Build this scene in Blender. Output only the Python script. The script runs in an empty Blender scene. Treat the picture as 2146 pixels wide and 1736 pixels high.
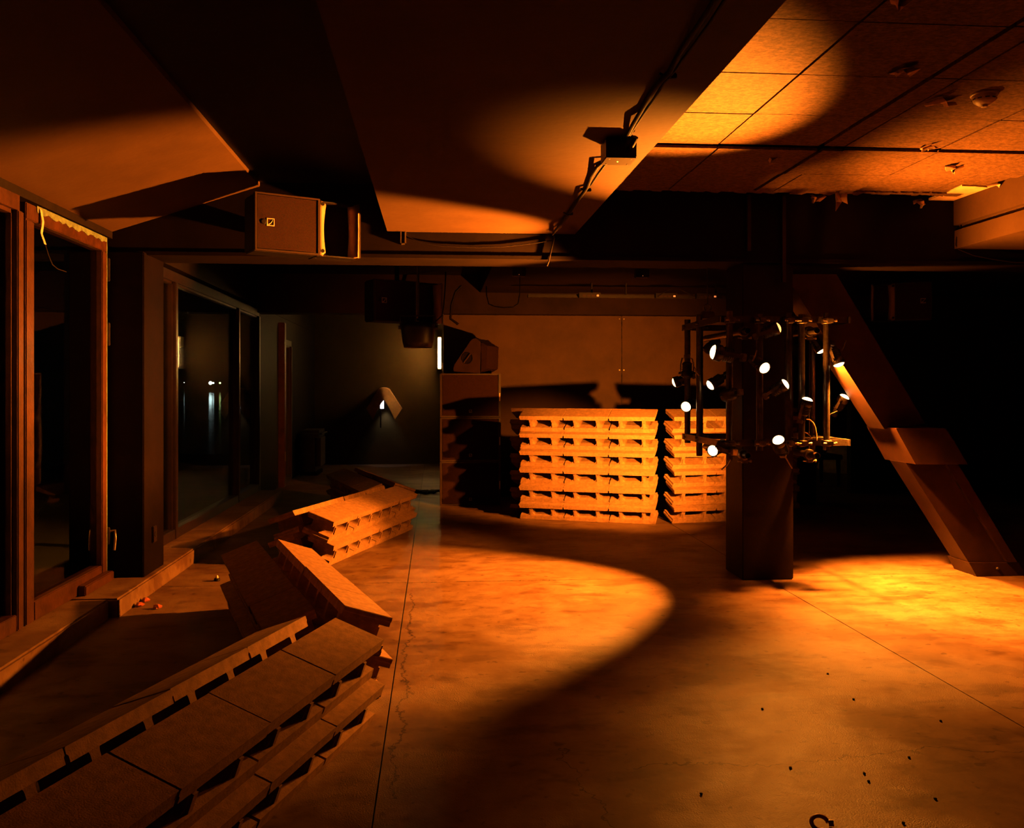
import bpy, bmesh, math, random
from mathutils import Vector, Matrix
random.seed(7)
sc = bpy.context.scene
C = sc.collection
# ------------------------------------------------------------------ camera, world, exposure
F, CX, CY, CH = 1886.0, 1065.0, 814.6, 1.45      # focal length and principal point in pixels of a 2146x1736 frame, eye height
A = math.radians(4.6)                            # the camera is turned a little to the right of the room's axis
ca, sa = math.cos(A), math.sin(A)
cd = bpy.data.cameras.new('camera')
cam = bpy.data.objects.new('camera', cd); C.objects.link(cam)
cam.location = (0, 0, CH); cam.rotation_euler = (math.pi/2, 0, -A)
cd.sensor_fit = 'HORIZONTAL'; cd.sensor_width = 36; cd.lens = F/2146*36
cd.shift_x = (1073-CX)/2146; cd.shift_y = -(868-CY)/2146
cd.clip_start = .05; cd.clip_end = 3000
sc.camera = cam
w = bpy.data.worlds.new('night'); sc.world = w; w.use_nodes = True
w.node_tree.nodes['Background'].inputs[0].default_value = (.010, .008, .007, 1)
w.node_tree.nodes['Background'].inputs[1].default_value = .05
vs = sc.view_settings
vs.view_transform = 'Standard'; vs.look = 'None'; vs.gamma = 1; vs.exposure = 0.0; vs.use_curve_mapping = False
cy = sc.cycles; cy.use_light_tree = False; cy.max_bounces = 5; cy.diffuse_bounces = 2; cy.glossy_bounces = 2; cy.transmission_bounces = 2; cy.transparent_max_bounces = 8
GEL = (1.0, .262, .019)          # amber gel of the stage lamps
POWER = 4.6                      # master dimmer for the pillar lamps

# ------------------------------------------------------------------ where a point of the room is
def room(xc, yc): return xc*ca+yc*sa, -xc*sa+yc*ca
def at(px, py, yc):
    x, y = room((px-CX)/F*yc, yc); return Vector((x, y, CH-(py-CY)/F*yc))
def onz(px, py, z=0.0): return at(px, py, (CH-z)*F/(py-CY))
def ony(px, py, Y): return at(px, py, Y/(ca-(px-CX)/F*sa))
def onx(px, py, X): return at(px, py, X/((px-CX)/F*ca+sa))

# ------------------------------------------------------------------ materials
def nodes(name):
    m = bpy.data.materials.new(name); m.use_nodes = True
    nt = m.node_tree; return m, nt, nt.nodes['Principled BSDF']
def mat(name, col, rough=.6, metal=0., var=.15, scale=8., bump=.0, bscale=60., spec=.5, col2=None, stretch=(1,1,1)):
    m, nt, b = nodes(name)
    if not metal: col = (col[0]*.72, col[1]*.60, col[2]*.50)
    N = nt.nodes.new; Lk = nt.links.new
    tc = N('ShaderNodeTexCoord'); mp = N('ShaderNodeMapping'); mp.inputs['Scale'].default_value = stretch
    Lk(tc.outputs['Object'], mp.inputs[0])
    n = N('ShaderNodeTexNoise'); n.inputs['Scale'].default_value = scale; n.inputs['Detail'].default_value = 6; n.inputs['Roughness'].default_value = .65
    Lk(mp.outputs[0], n.inputs['Vector'])
    r = N('ShaderNodeValToRGB'); Lk(n.outputs[0], r.inputs[0])
    c2 = col2 or tuple(c*(1-var) for c in col)
    r.color_ramp.elements[0].position = .35; r.color_ramp.elements[1].position = .65
    r.color_ramp.elements[0].color = (*c2, 1); r.color_ramp.elements[1].color = (*[min(1, c*(1+var*.6)) for c in col], 1)
    Lk(r.outputs[0], b.inputs['Base Color'])
    b.inputs['Roughness'].default_value = rough; b.inputs['Metallic'].default_value = metal
    b.inputs['Specular IOR Level'].default_value = spec
    if bump:
        n2 = N('ShaderNodeTexNoise'); n2.inputs['Scale'].default_value = bscale; n2.inputs['Detail'].default_value = 5
        Lk(mp.outputs[0], n2.inputs['Vector'])
        bp = N('ShaderNodeBump'); bp.inputs['Strength'].default_value = bump; bp.inputs['Distance'].default_value = .01
        Lk(n2.outputs[0], bp.inputs['Height']); Lk(bp.outputs[0], b.inputs['Normal'])
    return m
def emit(name, col, s):
    m, nt, b = nodes(name)
    b.inputs['Base Color'].default_value = (*col, 1); b.inputs['Emission Color'].default_value = (*col, 1)
    b.inputs['Emission Strength'].default_value = s; return m
def glass(name, tint=(.8, .85, .82), rough=.02):
    m, nt, b = nodes(name); nt.nodes.remove(b)
    N = nt.nodes.new; Lk = nt.links.new; out = nt.nodes['Material Output']
    t = N('ShaderNodeBsdfTransparent'); t.inputs[0].default_value = (*tint, 1)
    g = N('ShaderNodeBsdfGlossy'); g.inputs['Roughness'].default_value = rough; g.inputs[0].default_value = (.85, .85, .85, 1)
    f = N('ShaderNodeFresnel'); f.inputs[0].default_value = 1.5
    mx = N('ShaderNodeMixShader'); ge = N('ShaderNodeNewGeometry'); iv = N('ShaderNodeMath'); iv.operation = 'SUBTRACT'; iv.inputs[0].default_value = 1; Lk(ge.outputs['Backfacing'], iv.inputs[1])
    fm_ = N('ShaderNodeMath'); fm_.operation = 'MULTIPLY'; Lk(f.outputs[0], fm_.inputs[0]); Lk(iv.outputs[0], fm_.inputs[1])
    Lk(fm_.outputs[0], mx.inputs[0]); Lk(t.outputs[0], mx.inputs[1]); Lk(g.outputs[0], mx.inputs[2])
    Lk(mx.outputs[0], out.inputs[0]); return m

def floor_material():
    m, nt, b = nodes('worn concrete floor')
    N = nt.nodes.new; Lk = nt.links.new
    g = N('ShaderNodeNewGeometry'); P = g.outputs['Position']
    def noise(s, d=6, r=.6, st=None):
        n = N('ShaderNodeTexNoise'); n.inputs['Scale'].default_value = s; n.inputs['Detail'].default_value = d; n.inputs['Roughness'].default_value = r
        if st:
            mp = N('ShaderNodeMapping'); mp.inputs['Scale'].default_value = st; Lk(P, mp.inputs[0]); Lk(mp.outputs[0], n.inputs['Vector'])
        else: Lk(P, n.inputs['Vector'])
        return n.outputs[0]
    def ramp(v, stops):
        r = N('ShaderNodeValToRGB'); Lk(v, r.inputs[0]); e = r.color_ramp.elements
        while len(e) < len(stops): e.new(.5)
        for q, (p, c) in zip(e, stops): q.position = p; q.color = (*c, 1) if len(c) == 3 else c
        return r.outputs[0]
    def mixc(kind, f, a, bb):
        x = N('ShaderNodeMix'); x.data_type = 'RGBA'; x.blend_type = kind
        if isinstance(f, float): x.inputs[0].default_value = f
        else: Lk(f, x.inputs[0])
        Lk(a, x.inputs[6])
        if isinstance(bb, tuple): x.inputs[7].default_value = (*bb, 1)
        else: Lk(bb, x.inputs[7])
        return x.outputs[2]
    def math_(op, a, bb=None, cc=None):
        x = N('ShaderNodeMath'); x.operation = op
        for i, v in enumerate((a, bb, cc)):
            if v is None: continue
            if isinstance(v, (int, float)): x.inputs[i].default_value = v
            else: Lk(v, x.inputs[i])
        return x.outputs[0]
    n1 = noise(1.1, 5, .62)
    base = ramp(n1, [(.3, (.068, .036, .016)), (.5, (.102, .055, .026)), (.72, (.135, .076, .038))])
    n2 = noise(6, 5, .7)
    base = mixc('MULTIPLY', .85, base, ramp(n2, [(.32, (.60, .52, .45)), (.58, (1, 1, 1))]))
    base = mixc('MULTIPLY', .85, base, ramp(noise(1.9, 4, .62, (1, 1.7, 1)), [(.38, (.58, .47, .36)), (.44, (.95, .92, .9)), (.50, (1, 1, 1)), (.59, (1, 1, 1)), (.605, (.76, .70, .64))]))
    blot = ramp(noise(15, 2, .5), [(.29, (.45, .34, .24)), (.34, (1, 1, 1))])
    base = mixc('MULTIPLY', .85, base, blot)
    # cracks that run beside the joints
    sep = N('ShaderNodeSeparateXYZ'); Lk(P, sep.inputs[0])
    wob = math_('MULTIPLY', math_('SUBTRACT', noise(1.6, 5, .7), .5), .5)
    wob2 = math_('MULTIPLY', math_('SUBTRACT', noise(4.5, 5, .75), .5), .22)
    def crack(axis, pos, wb, wid, lo, hi, other):
        d = math_('ABSOLUTE', math_('SUBTRACT', math_('ADD', sep.outputs[axis], wb), pos))
        c = math_('LESS_THAN', d, wid)
        o = sep.outputs[other]
        return math_('MULTIPLY', c, math_('MULTIPLY', math_('GREATER_THAN', o, lo), math_('LESS_THAN', o, hi)))
    ck = math_('MAXIMUM', crack(1, 3.42, wob, .0035, .75, 3.2, 0), crack(0, -.16, wob2, .005, 3.2, 6.4, 1))
    ck = math_('MAXIMUM', ck, crack(0, .55, wob, .003, 1.5, 3.6, 1))
    base = mixc('MULTIPLY', ck, base, (.22, .10, .05))
    Lk(base, b.inputs['Base Color'])
    patch = ramp(n1, [(.46, (.0, .0, .0)), (.56, (1, 1, 1))])
    rr = N('ShaderNodeMapRange'); Lk(n2, rr.inputs[0]); rr.inputs[3].default_value = .42; rr.inputs[4].default_value = .72
    Lk(rr.outputs[0], b.inputs['Roughness'])
    sp_ = N('ShaderNodeMapRange'); Lk(patch, sp_.inputs[0]); sp_.inputs[3].default_value = .10; sp_.inputs[4].default_value = .22; Lk(sp_.outputs[0], b.inputs['Specular IOR Level'])
    bp = N('ShaderNodeBump'); bp.inputs['Distance'].default_value = .006; bp.inputs['Strength'].default_value = .35
    h = math_('ADD', math_('MULTIPLY', noise(160, 2, .6), math_('ADD', math_('MULTIPLY', patch, 1.1), .15)), math_('MULTIPLY', n2, .6))
    h = math_('SUBTRACT', h, math_('MULTIPLY', ck, 1.5))
    Lk(h, bp.inputs['Height']); Lk(bp.outputs[0], b.inputs['Normal'])
    return m

M = {}
M['floor'] = floor_material()
M['joint'] = mat('dark joint', (.05, .04, .03), .9)
M['block'] = mat('sand coloured concrete block', (.25, .160, .088), .85, var=.28, scale=22, bump=.18, bscale=170, spec=.08)
M['plaster'] = mat('brown painted plaster', (.060, .036, .018), .7, var=.14, scale=3, bump=.12, bscale=30, spec=.06)
M['panel'] = mat('brown wall board', (.055, .030, .013), .62, var=.22, scale=2.5, bump=.08, bscale=40, spec=.10)
M['tile'] = mat('felted ceiling board', (.115, .068, .032), .75, var=.5, scale=55, bump=.35, bscale=110, spec=.06, stretch=(.7, 1, 1))
M['dark'] = mat('black paint', (.010, .007, .006), .6, var=.3, scale=6, bump=.1, bscale=40, spec=.05)
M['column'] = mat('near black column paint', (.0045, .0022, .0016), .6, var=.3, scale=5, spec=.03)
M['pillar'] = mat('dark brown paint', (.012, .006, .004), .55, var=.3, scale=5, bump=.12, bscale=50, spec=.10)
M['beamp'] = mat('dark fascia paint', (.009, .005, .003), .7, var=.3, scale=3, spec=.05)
M['strut'] = mat('dark red brown steel', (.028, .012, .006), .42, var=.3, scale=5, bump=.06, bscale=50, spec=.2)
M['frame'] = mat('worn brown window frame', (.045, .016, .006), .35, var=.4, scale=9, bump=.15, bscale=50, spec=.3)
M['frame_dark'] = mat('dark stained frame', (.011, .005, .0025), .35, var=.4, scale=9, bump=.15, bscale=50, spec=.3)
M['green'] = mat('peeling pale green paint', (.10, .16, .10), .6, var=.5, scale=30)
M['glass'] = glass('window glass')
M['speaker'] = mat('black speaker cabinet', (.008, .005, .004), .55, var=.2, scale=20, bump=.25, bscale=300, spec=.12)
M['grille'] = mat('speaker grille cloth', (.026, .011, .006), .75, var=.35, scale=160, bump=.5, bscale=500, spec=.05)
M['fin'] = mat('smooth speaker fin', (.30, .2, .12), .45, var=.1, spec=.2)
M['trim'] = mat('satin edge trim', (.035, .018, .009), .45, var=.2, spec=.2)
M['logo'] = mat('printed logo', (.75, .6, .45), .6, var=.05)
M['steel'] = mat('galvanised steel tube', (.22, .17, .13), .3, metal=.85, var=.35, scale=40, bump=.08, bscale=200)
M['steel_dark'] = mat('dull steel', (.07, .05, .037), .38, metal=.8, var=.4, scale=30, bump=.1, bscale=150)
M['lampbody'] = mat('black lamp housing', (.012, .008, .006), .42, var=.2, bump=.1, bscale=200, spec=.25)
M['lens'] = emit('glowing lens', (1.0, .60, .25), 9)
M['bulb'] = emit('dim bulb', (1.0, .42, .10), 3.0)
M['cable'] = mat('black cable', (.010, .006, .005), .6, spec=.08)
M['whitecable'] = mat('pale cable', (.6, .5, .4), .5)
M['cloth'] = mat('beige cloth', (.85, .62, .34), .9, var=.25, scale=6, bump=.2, bscale=80)
M['white'] = mat('off white plastic', (.55, .46, .36), .5, var=.1)
M['tube'] = emit('warm tube', (1.0, .52, .15), 190)
M['lampwhite'] = emit('cool white lamp', (.95, .93, 1.0), 1.6)
M['led'] = emit('yellow green led', (.9, .75, .05), 5)
M['ledred'] = emit('small indicator', (1.0, .35, .1), .5)
M['wallfar'] = mat('dark green grey wall', (.085, .064, .024), .8, var=.15, spec=.05, scale=2)
M['leather'] = mat('black leatherette', (.05, .04, .03), .4, var=.2, bump=.1)
M['paper'] = mat('torn paper', (.66, .44, .26), .85, var=.2, scale=40)
M['hole'] = mat('bare insulation board', (.75, .55, .32), .85, var=.2, scale=15)
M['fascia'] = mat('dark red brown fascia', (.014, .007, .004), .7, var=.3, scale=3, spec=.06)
M['water'] = None
M['qlamp'] = emit('quay lamp', (.75, .95, 1.0), 9)
M['qlampg'] = emit('green quay lamp', (.75, 1.0, .35), 5)
M['rust'] = mat('reddish rust', (.40, .10, .05), .5, var=.3, scale=40)
m_, nt_, b_ = nodes('night water'); M['water'] = m_
b_.inputs['Base Color'].default_value = (.004, .005, .006, 1); b_.inputs['Roughness'].default_value = .07
M['ground'] = mat('terrace paving', (.05, .045, .04), .8)

# ------------------------------------------------------------------ mesh building
ORG = {}
def put(o, kind=None, label=None, cat=None, group=None):
    if kind: o['kind'] = kind
    if label: o['label'] = label
    if cat: o['category'] = cat
    if group: o['group'] = group
    return o
def empty(name, loc, label, cat, group=None, rot=None):
    o = bpy.data.objects.new(name, None); C.objects.link(o); o.location = loc; o.empty_display_size = .05
    if rot: o.rotation_euler = rot
    ORG[o.name] = Vector(loc)
    return put(o, None, label, cat, group)
class MB:
    def __init__(s): s.v = []; s.f = []; s.sm = []
    def add(s, vs_, fs, smooth=False):
        k = len(s.v); s.v += [Vector(v) for v in vs_]; s.f += [tuple(i+k for i in f) for f in fs]; s.sm += [smooth]*len(fs); return s
    def box(s, a, b, bev=0.0):
        x0, y0, z0 = [min(p, q) for p, q in zip(a, b)]; x1, y1, z1 = [max(p, q) for p, q in zip(a, b)]
        if bev <= 0:
            vs_ = [(x0,y0,z0),(x1,y0,z0),(x1,y1,z0),(x0,y1,z0),(x0,y0,z1),(x1,y0,z1),(x1,y1,z1),(x0,y1,z1)]
            return s.add(vs_, [(3,2,1,0),(4,5,6,7),(0,1,5,4),(1,2,6,5),(2,3,7,6),(3,0,4,7)])
        bm = bmesh.new(); bmesh.ops.create_cube(bm, size=1)
        for v in bm.verts: v.co = Vector(((x0+x1)/2+v.co.x*(x1-x0), (y0+y1)/2+v.co.y*(y1-y0), (z0+z1)/2+v.co.z*(z1-z0)))
        bmesh.ops.bevel(bm, geom=bm.edges[:], offset=min(bev, .45*min(x1-x0, y1-y0, z1-z0)), segments=2, affect='EDGES')
        bm.verts.index_update(); s.add([v.co.copy() for v in bm.verts], [[v.index for v in f.verts] for f in bm.faces]); bm.free(); return s
    def prism(s, poly, fn, d0, d1):
        """extrude a 2-D outline: fn(u, v, d) gives the point"""
        n = len(poly)
        vs_ = [fn(u, v, d0) for u, v in poly]+[fn(u, v, d1) for u, v in poly]
        fs = [tuple(range(n-1, -1, -1)), tuple(range(n, 2*n))]+[(i, (i+1) % n, n+(i+1) % n, n+i) for i in range(n)]
        return s.add(vs_, fs)
    def tube(s, path, r, n=10, cap=True, hollow=0):
        path = [Vector(p) for p in path]; rings = []; up = None
        for i, p in enumerate(path):
            t = (path[min(i+1, len(path)-1)]-path[max(i-1, 0)]).normalized()
            if up is None: up = Vector((0, 0, 1)) if abs(t.z) < .9 else Vector((1, 0, 0))
            x = t.cross(up).normalized(); y = x.cross(t).normalized(); up = y
            rr = r[i] if isinstance(r, (list, tuple)) else r
            rings.append([p+x*math.cos(2*math.pi*j/n)*rr+y*math.sin(2*math.pi*j/n)*rr for j in range(n)])
        vs_ = [v for q in rings for v in q]
        fs = [(i*n+j, i*n+(j+1) % n, (i+1)*n+(j+1) % n, (i+1)*n+j) for i in range(len(path)-1) for j in range(n)]
        s.add(vs_, fs, True)
        if hollow:
            for e, dirn in ((0, 1), (len(path)-1, -1)):
                c = path[e]; t = (path[1]-path[0]).normalized() if e == 0 else (path[-1]-path[-2]).normalized()*-1
                inner = [c+(v-c)*hollow for v in rings[e]]; deep = [q+t*.06 for q in inner]
                vv = rings[e]+inner+deep
                s.add(vv, [(j, (j+1) % n, n+(j+1) % n, n+j) for j in range(n)]+[(n+j, n+(j+1) % n, 2*n+(j+1) % n, 2*n+j) for j in range(n)]+[tuple(range(2*n, 3*n))])
        elif cap: s.add(rings[0], [tuple(range(n-1, -1, -1))]); s.add(rings[-1], [tuple(range(n))])
        return s
    def lathe(s, prof, n=20, fn=None, smooth=True):
        """profile of (radius, height); fn maps local (x, y, z) on"""
        fn = fn or (lambda x, y, z: (x, y, z)); vs_ = []
        for r, h in prof:
            for j in range(n):
                a_ = 2*math.pi*j/n; vs_.append(fn(r*math.cos(a_), r*math.sin(a_), h))
        fs = [(i*n+j, i*n+(j+1) % n, (i+1)*n+(j+1) % n, (i+1)*n+j) for i in range(len(prof)-1) for j in range(n)]
        s.add(vs_, fs, smooth)
        s.add(vs_[:n], [tuple(range(n-1, -1, -1))]); s.add(vs_[-n:], [tuple(range(n))]); return s
    def mesh(s, name, m, org=Vector((0, 0, 0))):
        me = bpy.data.meshes.new(name); me.from_pydata([tuple(v-org) for v in s.v], [], s.f)
        bm = bmesh.new(); bm.from_mesh(me); bmesh.ops.recalc_face_normals(bm, faces=bm.faces[:]); bm.to_mesh(me); bm.free()
        for p, q in zip(me.polygons, s.sm): p.use_smooth = q
        me.materials.append(m); return me
    def build(s, name, m, parent=None, local=False, base=False):
        """world coordinates unless local; base puts the origin at the foot of a thing that is one mesh"""
        org = Vector((0, 0, 0))
        if parent is not None and not local: org = ORG[parent.name]
        if parent is None and base:
            xs, ys, zs = zip(*[tuple(v) for v in s.v]); org = Vector(((min(xs)+max(xs))/2, (min(ys)+max(ys))/2, min(zs)))
        o = bpy.data.objects.new(name, s.mesh(name, m, org)); C.objects.link(o)
        if parent is not None:
            o.parent = parent
            ORG[o.name] = org
        else:
            o.location = org; ORG[o.name] = org.copy()
        return o
XZ = lambda u, v, d: (u, d, v)
def bx(a, b, bev=0.0): return MB().box(a, b, bev)
def struct(name, mb, m, label=None): 
    o = mb.build(name, m); o['kind'] = 'structure'
    if label: o['label'] = label
    return o
# ------------------------------------------------------------------ the room
YB, YE = 6.60, 7.03            # the cross beam
ZC, ZS, ZBEAM = 2.90, 2.592, 2.405
YW, YFAR = 12.0, 17.35         # the board wall at the back, the far wall of the next room
XL, XR = -2.30, 8.2
flo = struct('floor', bx((-2.6, -2.5, -.2), (XR+.3, YFAR+.2, -.012)), M['joint'], 'worn concrete floor with sawn joints and cracks')
xs = [XL, -.21, 2.507, 4.9, XR]; ys = [-2.5, 6.76, 9.6, 12.0, YFAR]
for i in range(len(xs)-1):
    for j in range(len(ys)-1):
        MB().box((xs[i]+.003, ys[j]+.003, -.05), (xs[i+1]-.003, ys[j+1]-.003, 0)).build('floor_slab', M['floor'], flo)
ceil = struct('ceiling', bx((-2.6, -2.5, 2.935), (XR+.3, YFAR+.2, 3.1)), M['dark'], 'dark ceiling with felted boards and boxed soffits')
# felted boards between the soffits, every board on its own
tx = [(1.036, 1.666), (1.678, 2.283), (2.315, 2.440), (2.450, 3.034), (3.044, 3.62), (3.630, 3.94)]
ty = [1.03, 1.63, 2.23, 2.83, 3.43, 4.03, 4.63, 5.22]
for i, (x0, x1) in enumerate(tx):
    for j in range(len(ty)-1):
        dz = random.uniform(-.002, .002)
        bx((x0, ty[j]+.005, ZC+dz), (x1, ty[j+1]-.005, ZC+.02+dz)).build('ceiling_board', M['tile'], ceil)
    for y0, y1 in ((5.235, 5.83), (5.837, 6.40)):
        if i >= 4 and y0 > 5.8: continue
        dz = -.022 if i < 3 and y0 < 5.5 else -.016
        bx((x0, y0, ZC+dz), (x1, y1, ZC+.016+dz)).build('ceiling_board', M['tile'], ceil)
# the hole with bare insulation beside the right-hand soffit
def ragged(outl, z0, z1, amp=.012, seg=7):
    q = []
    for i in range(len(outl)):
        a_ = Vector(outl[i]); b2 = Vector(outl[(i+1) % len(outl)])
        for k in range(seg):
            p = a_.lerp(b2, k/seg)
            q.append((p.x+random.uniform(-amp, amp), p.y+random.uniform(-amp, amp)))
    return MB().prism(q, lambda u, v, d: (u, v, d), z0, z1)
c0, c1, c2, c3 = onz(1938, 421, ZC), onz(2020, 387, ZC), onz(2088, 391, ZC), onz(2038, 420, ZC)
ragged([tuple(p.xy) for p in (c0, c1, c2, c3)], ZC-.010, ZC+.006).build('bare_insulation_patch', M['hole'], ceil)
bx((tx[4][0], 5.837, ZC), (tx[4][1], 6.40, ZC+.016)).build('ceiling_board', M['tile'], ceil)
bx((tx[5][0], 5.837, ZC), (tx[5][1], 6.40, ZC+.016)).build('ceiling_board', M['tile'], ceil)
# torn edges of the lining along the beam
mb = MB()
for k in range(26):
    x = 1.1+k*.107; d = random.uniform(.02, .09)
    mb = ragged([(x, 6.36), (x+.115, 6.36), (x+.11, 6.40+d), (x+.01, 6.40+d*random.random())], ZC-.012, ZC+.004, .01, 4)
    mb.build('torn_board_edge', M['tile'], ceil)
def flap(px, py, wpx, hpx, droop, seed, m='paper'):
    """a scrap of lining torn loose that curls down below the boards"""
    rnd = random.Random(seed); p = onz(px, py, ZC-.02); d = p.length/F*.95
    mb = MB(); n = 7; top = []; bot = []
    for k in range(n):
        t = k/(n-1); x = p.x+(t-.5)*wpx*d
        y = p.y+.05*math.sin(t*7+seed)+rnd.uniform(-.02, .02)
        top.append(Vector((x, y, p.z+.012)))
        bot.append(Vector((x+rnd.uniform(-.02, .02), y-.05*rnd.random()-.02, p.z-droop*(.3+.7*rnd.random())*math.sin(math.pi*(.15+.7*t)))))
    mid = [(a_+b2)/2+Vector((0, -.03*rnd.random(), 0)) for a_, b2 in zip(top, bot)]
    vs_ = top+mid+bot; off = [v+Vector((.002, .004, .002)) for v in vs_]
    fs = [(r*n+k, r*n+k+1, (r+1)*n+k+1, (r+1)*n+k) for r in range(2) for k in range(n-1)]
    N3 = 3*n; edge = list(range(n))+[2*n-1, 3*n-1]+list(range(3*n-2, 2*n-1, -1))+[n]
    mb.add(vs_+off, fs+[tuple(N3+i for i in f[::-1]) for f in fs]+[(edge[i], edge[(i+1) % len(edge)], N3+edge[(i+1) % len(edge)], N3+edge[i]) for i in range(len(edge))])
    return mb.build('torn_lining', M[m], ceil)
for q in [(1890, 156, 35, 14, .03, 1), (1968, 216, 43, 16, .05, 2), (1990, 352, 32, 16, .06, 3), (1756, 408, 23, 26, .13, 4), (1614, 337, 23, 10, .04, 5),
          (1886, 6, 36, 14, .04, 6), (1942, 313, 14, 6, .03, 7), (1922, 423, 24, 12, .07, 8), (2086, 392, 30, 8, .03, 9), (1706, 414, 22, 10, .06, 10)]: flap(*q)
# boxed soffits
s1 = struct('trim_1', MB().box((-.351, -2.5, ZS), (1.027, YB-.001, 2.936)), M['plaster'], 'wide brown boxed soffit running towards the camera')
prof = [(XL-.02, 2.555), (-1.262, 2.905), (-1.262, 2.94), (XL-.02, 2.94)]
struct('trim_2', MB().prism(prof, XZ, -2.5, YB-.001), M['plaster'], 'sloping brown ceiling panel above the left windows')
s3 = struct('trim_3', MB().box((3.962, -2.5, 2.52), (XR, YB-.001, 2.66)).box((4.00, -2.5, 2.66), (XR, YB-.001, 2.70)).box((3.955, -2.5, 2.70), (XR, YB-.001, 2.936)), M['plaster'], 'boxed soffit with a shadow groove at the right')
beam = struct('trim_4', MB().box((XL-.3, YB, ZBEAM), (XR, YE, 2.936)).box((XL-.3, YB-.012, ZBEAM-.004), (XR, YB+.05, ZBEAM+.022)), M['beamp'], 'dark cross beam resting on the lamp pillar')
# thin bracket posts hung on the beam face beside the pillar
for px in (1567, 1640):
    p = ony(px, 430, YB); q = ony(px, 592, YB)
    bx((p.x-.012, YB-.03, q.z if px == 1640 else p.z-.35), (p.x+.016, YB-.002, ZC)).build('beam_bracket', M['strut'], beam)
# the bay beyond the beam
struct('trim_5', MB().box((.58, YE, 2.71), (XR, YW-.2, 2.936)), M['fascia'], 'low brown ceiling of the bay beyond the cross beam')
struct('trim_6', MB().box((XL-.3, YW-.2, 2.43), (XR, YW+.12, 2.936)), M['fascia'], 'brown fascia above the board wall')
# walls
wb = struct('wall_back', bx((.10, YW+.02, 0), (4.30, YW+.12, 2.436)), M['dark'], 'brown board wall behind the block stacks')
seam = ony(1303, 740, YW).x
for x0, x1 in ((.10, seam-.004), (seam+.004, 4.28)):
    p = bx((x0, YW, .0), (x1, YW+.025, 2.43)).build('wall_board', M['panel'], wb)
for k, (x, z) in enumerate(((seam-.03, 2.39), (seam+.03, 2.39), (seam-.03, 1.7), (seam+.03, 1.7))):
    MB().lathe([(.009, 0), (.009, .003)], 8, lambda x_, y_, z_, X=x, Z=z: (X+x_, YW-z_, Z+y_)).build('screw', M['steel'], wb)
xo0, xo1 = 4.30, ony(1783, 900, YW).x
struct('wall_back_right', MB().box((xo1, YW, 0), (XR, YW+.12, 2.436)).box((xo0, YW, 2.05), (xo1, YW+.12, 2.436)), M['dark'])
struct('wall_right', bx((XR, -2.5, 0), (XR+.2, YFAR, 2.936)), M['dark'])
struct('wall_front', bx((-2.6, -2.7, 0), (XR+.2, -2.5, 2.936)), M['dark'])
struct('wall_far', bx((-2.6, YFAR, 0), (XR+.2, YFAR+.2, 2.936)), M['wallfar'])
# left side: solid bits, the kerb, the column
WT = 2.515
wl = struct('wall_left', MB().box((XL-.25, -2.5, WT), (XL+.01, YFAR, 2.936)).box((XL-.25, -2.5, 0), (XL, 3.1, WT)).box((XL-.25, 12.0, 0), (XL, 13.55, WT)).box((XL-.25, 14.6, 0), (XL, YFAR, WT)).box((XL-.25, 13.55, 2.2), (XL, 14.6, WT)), M['dark'])
struct('trim_7', MB().box((XL-.15, -2.5, -.1), (-2.055, 5.86, .12), .012), M['floor'], 'concrete kerb under the near windows')
struct('trim_8', MB().box((XL-.15, 5.87, -.1), (-2.0, 12.0, .12), .012), M['floor'], 'concrete kerb under the far windows')
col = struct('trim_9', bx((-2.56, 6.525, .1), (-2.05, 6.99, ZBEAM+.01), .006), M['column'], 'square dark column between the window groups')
bx((-2.0505, 6.70, .33), (-2.035, 6.78, .45), .005).build('wall_socket', M['frame_dark'], col)
MB().lathe([(.02, 0), (.02, .004)], 12, lambda x_, y_, z_: (-2.036+z_, 6.74+x_, .39+y_)).build('socket_hole', M['cable'], col)
# windows in the left wall
def window(name, y0, y1, posts, z0=.12, z1=WT, fm='frame', pw=.07, dep=.09, bot=.09, label=None):
    o = struct(name, MB().box((XL-dep, y0, z1-.085), (XL+.012, y1, z1)), M[fm], label)     # head rail carries the rest
    ys_ = [y0]+posts+[y1]
    for k in range(len(ys_)-1):
        a_, b2 = ys_[k]+pw/2, ys_[k+1]-pw/2
        bx((XL-dep, a_-.001, z0), (XL+.012, b2+.001, z0+bot), .004).build('bottom_rail', M[fm], o)
        bx((XL-.05, a_-.01, z0+bot-.01), (XL-.042, b2+.01, z1-.08)).build('glass_pane', M['glass'], o)
        for q0, q1 in (((a_, z0+bot), (a_+.014, z1-.085)), ((b2-.014, z0+bot), (b2, z1-.085))):
            bx((XL-.06, q0[0], q0[1]), (XL-.012, q1[0], q1[1])).build('glazing_bead', M[fm], o)
        bx((XL-.06, a_, z1-.105), (XL-.012, b2, z1-.085)).build('glazing_bead', M[fm], o)
    for y in ys_:
        bx((XL-dep, y-pw/2, z0), (XL+.02, y+pw/2, z1-.085), .006).build('mullion', M[fm], o)
    return o
window('window_1', 3.14, 5.165, [], label='tall fixed window at the left edge with a worn brown frame')
window('window_2', 7.02, 11.93, [8.17, 10.72], fm='frame_dark', z0=.12, z1=2.475, label='tall dark framed windows beyond the column')
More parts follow.
